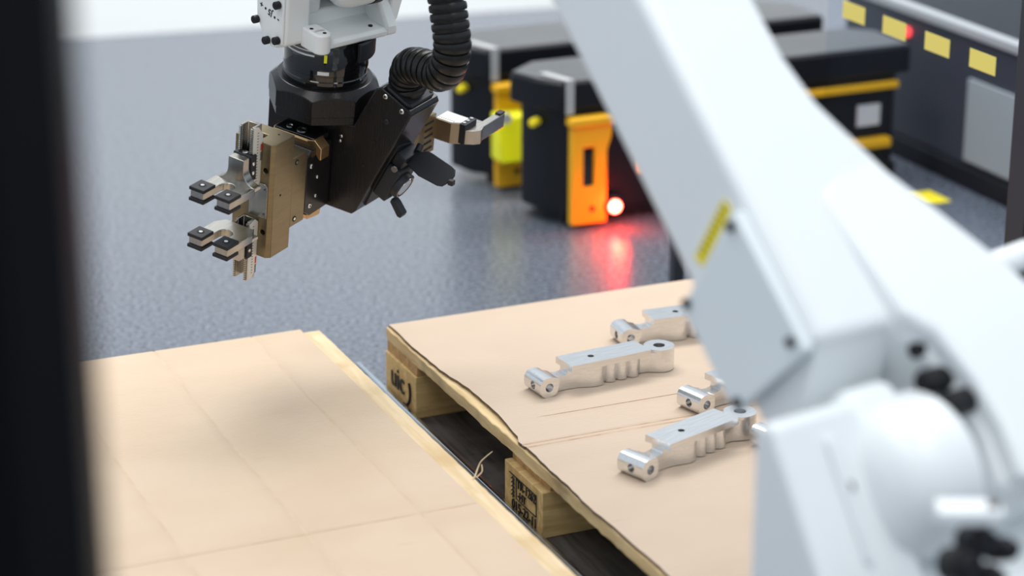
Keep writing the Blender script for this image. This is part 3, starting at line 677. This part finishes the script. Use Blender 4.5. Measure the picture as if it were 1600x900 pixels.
flap = [(172, -112), (170, -104), (176, -80), (196, -82), (212, -75), (220, -76), (258, -88), (264, -92), (263, -102), (256, -114), (238, -130), (228, -132), (192, -126), (176, -116)]
bm = nb(); fv = []
NN = Vector((.55, -.10, .82)).normalized()
for l, u_ in flap:
    p = Vector((0, l, u_)); d = Vector((20, 14, 12)); q0 = Vector((0, 215, -103)); k = (q0-p).dot(NN)/d.dot(NN); fv.append(p+d*k)
a = [bm.verts.new(p) for p in fv]; c = [bm.verts.new(p-NN*4) for p in fv]; bm.faces.new(a); bm.faces.new(c[::-1])
for i in range(len(a)): bm.faces.new((a[i], a[(i+1) % len(a)], c[(i+1) % len(a)], c[i]))
lid = tp('sensor_lid', bm, BLACKM, 1.2)
q = Vector((0, 255, -116))+Vector((20, 14, 12))*((Vector((0, 215, -103))-Vector((0, 255, -116))).dot(NN)/Vector((20, 14, 12)).dot(NN))
b = nb(); box(b, q-Vector((6, 3, 7)), q+Vector((4, 6, 2))); tp('lid_catch', b, BLACKM, 1, par=lid)
b = nb(); cyl(b, fv[3]+Vector((0, -4, -2)), fv[3]+Vector((-12, -6, 6)), 6, seg=16); tp('lid_hinge', b, BLACKM, 1, par=lid)

# ------------------------------------------------------------------ black post close to the camera
pt = thing('machine_post', Matrix.Translation((-.301, 1.30, 0)) @ Matrix.Rotation(R_(4), 4, 'Z'), 'black upright machine post close to the camera', 'post')
obj('profile', prism(nb(), [(-.05, -.04), (-.006, -.04), (-.006, -.03), (.006, -.03), (.006, -.04), (.05, -.04), (.05, .04), (-.05, .04)], 2, .01, 2.4), POST, pt, bev=.003)
obj('foot_plate', box(nb(), (-.08, -.07, 0), (.08, .07, .01)), POST, pt, bev=.002)
obj('end_cap', box(nb(), (-.05, -.04, 2.4), (.05, .04, 2.406)), POST, pt, bev=.002)

# ------------------------------------------------------------------ low yellow and black vehicles
def vehicle(x, y, length, label, hivis, window):
    t = thing('transport_vehicle', PM(x, y), label, 'vehicle', 'low transport vehicles')
    D = .18
    obj('chassis', prism(nb(), [(.012, 0), (length-.02, 0), (length, .03), (length, D-.04), (length-.04, D), (.0, D), (-.048, D-.05), (-.03, .05)], 2, .03, .268), AMRB, t, bev=.006)
    lid = obj('lid', prism(nb(), [(-.012, -.012), (length+.012, -.012), (length+.012, D-.04), (length-.04, D+.01), (.0, D+.01), (-.078, D-.055), (-.05, .04)], 2, .268, .332), AMRB, t, bev=.006)
    obj('lid_top', prism(nb(), [(-.006, -.006), (length+.006, -.006), (length+.006, D-.045), (length-.045, D+.004), (.002, D+.004), (-.072, D-.057), (-.045, .04)], 2, .332, .336), AMRT, t, bev=.002)
    tr = nb(); box(tr, (-.006, -.016, .262), (.014, -.012, .337)); obj('trim_strip', tr, TRIM, t, bev=.001)
    tr = nb(); prism(tr, [(-.006, -.016), (.014, -.016), (-.012, .07), (-.032, .07)], 2, .336, .340); obj('trim_strip', tr, TRIM, t, bev=.001)
    for xx in (.08, length-.1):
        b = nb(); cyl(b, (xx, .04, .035), (xx, .075, .035), .035, seg=20); obj('wheel', b, RUBBER, t, bev=.003)
    obj('skirt', box(nb(), (.0, .01, .012), (length, .03, .05)), AMRB, t, bev=.004)
    c = nb(); box(c, (.034, -.1, .095), (.062, .1, .185)) if window else box(c, (.05, -.1, .015), (.054, .1, .018))
    pn = obj('yellow_panel', prism(nb(), [(.006, .010), (.092, .010), (.092, .175), (.102, .205), (.108, .25), (.006, .25)], 1, -.022, -.002), YELA, t, cut=c, bev=.003)
    obj('panel_flange', box(nb(), (-.002, -.034, .236), (.112, -.002, .256)), YELA, t, bev=.004)
    if window: obj('panel_screen', box(nb(), (.032, -.012, .093), (.064, -.003, .187)), BLACKG, t)
    b = nb(); cyl(b, (.056, -.0235, .045), (.056, -.0215, .045), .007, seg=16); obj('panel_lock', b, HOLE, t)
    obj('end_stripe', box(nb(), (length-.30, -.018, .236), (length-.02, -.002, .252)), YELA, t, bev=.002)
    if hivis:
        obj('hivis_box', prism(nb(), [(-.022, .085), (-.085, .085), (-.055, .185), (-.022, .195)], 0, -.010, .062), YELH, t, bev=.004)
        b = nb(); cyl(b, (.004, -.08, .19), (.004, -.075, .19), .013, seg=16); obj('reflector', b, LABEL, t)
    else:
        b = nb(); lathe(b, [(.022, 0), (.022, .01), (.016, .014)], (.108, -.016, .046), (0, -1, 0), 20); obj('lamp_bezel', b, BLACKM, t)
        b = nb(); lathe(b, [(.015, .010), (.014, .018), (.009, .024), (.001, .026)], (.108, -.016, .046), (0, -1, 0), 20)
        obj('red_lamp', b, mat('red_lamp_lit', (.9, .05, .03), .3, emit=(1, .05, .03), es=60), t, ang=60)
        d = bpy.data.lights.new('red_lamp_light', 'POINT'); d.color = (1, .03, .01); d.energy = .8; d.shadow_soft_size = .015
        lo_ = bpy.data.objects.new('red_lamp_light', d); COL.objects.link(lo_); lo_.parent = t; lo_.location = (.108, -.062, .046)
        obj('side_lens', box(nb(), (.175, -.012, .11), (.2, -.002, .14)), YEL, t, bev=.003)
        obj('data_plate', box(nb(), (length-.12, -.006, .15), (length-.06, -.001, .20)), LABEL, t)
        obj('bumper_stripe', box(nb(), (length-.16, -.03, .10), (length-.04, -.002, .122)), YELA, t, bev=.003)
    # lidar sensor on the corner
    b = nb(); lathe(b, [(.010, 0), (.010, .02), (.008, .026), (.002, .028)], (-.040, .06, .235), (-.8, -.6, 0), 16); obj('corner_sensor', b, YEL, t)
    return t
vehicle(.690, 1.121, .86, 'low black vehicle with bright yellow box on its front, farther back', True, False)
vehicle(.722, .787, .86, 'low black vehicle with lit red lamp and orange front panel', False, True)

b = nb(); st = thing('equipment_stand', PM(.752, .315), 'black stand leg behind the far pallet edge', 'stand')
obj('leg', box(nb(), (-.012, -.012, .008), (.012, .012, .30)), DKFR, st, bev=.002); obj('foot', box(nb(), (-.03, -.03, 0), (.03, .03, .008)), DKFR, st, bev=.002); obj('head_plate', box(nb(), (-.03, -.03, .30), (.05, .03, .308)), DKFR, st, bev=.002)

# ------------------------------------------------------------------ clear safety screen with yellow marks
sc = thing('safety_screen', PM(1.05, 0), 'clear safety screen with a row of yellow squares and dark post', 'screen')
obj('pane', box(nb(), (-.004, -.397, .05), (.004, .257, 1.9)), GLASS, sc)
for k in range(4):
    y = .005-.145*(k-.6) if False else .160-.1445*k
    obj('yellow_square', box(nb(), (-.0055, y-.040, .568), (-.0045, y+.040, .602)), mat('screen_mark', (.80, .68, .16), .5), sc)
obj('post', prism(nb(), [(-.02, -.45), (-.004, -.45), (-.004, -.44), (.004, -.44), (.004, -.45), (.02, -.45), (.02, -.395), (-.02, -.395)], 2, .008, 2.0), DKFR, sc, bev=.002)
obj('post_foot', box(nb(), (-.05, -.49, 0), (.05, -.39, .008)), DKFR, sc, bev=.002)
for y in (-.38, .24):
    obj('pane_clamp', box(nb(), (-.012, y-.012, .03), (.012, y+.012, .07)), DKFR, sc, bev=.002)
obj('bottom_rail', box(nb(), (-.012, -.42, .0), (.012, .257, .03)), DKFR, sc, bev=.002)

# low slate bench behind the screen
cb = thing('equipment_bench', PM(1.70, 0), 'low slate-grey equipment bench behind the safety screen', 'bench')
obj('carcass', box(nb(), (.012, -.5, .05), (.9, 1.25, .355)), CABD, cb, bev=.004)
obj('plinth', box(nb(), (.0, -.5, 0), (.88, 1.25, .05)), AMRB, cb, bev=.004)
obj('top_rail', box(nb(), (.0, -.5, .355), (.03, 1.25, .378)), TRIM, cb, bev=.003)
obj('bench_top', box(nb(), (.03, -.5, .355), (.9, 1.25, .368)), AMRB, cb, bev=.003)
dp = obj('door_panel', box(nb(), (.002, .40, .065), (.012, .70, .26)), CABL, cb, bev=.002)
obj('door_handle', box(nb(), (-.012, .44, .15), (.002, .46, .20)), DKFR, dp, bev=.002)
obj('lamp_reflection', lathe(nb(), [(.012, 0), (.012, .01), (.004, .016)], (.012, .97, .31), (-1, 0, 0), 16), mat('red_reflection', (.8, .05, .05), .3, emit=(1, .06, .06), es=2), cb)  # glowing red dot standing in for the vehicle lamp's reflection
bm = nb(); box(bm, (1.545, .61, 0), (1.615, .70, .0015)); tag(obj('floor_tape', bm, YEL, M=PM(0, 0)), 'short yellow tape mark on the floor behind the screen', 'tape')
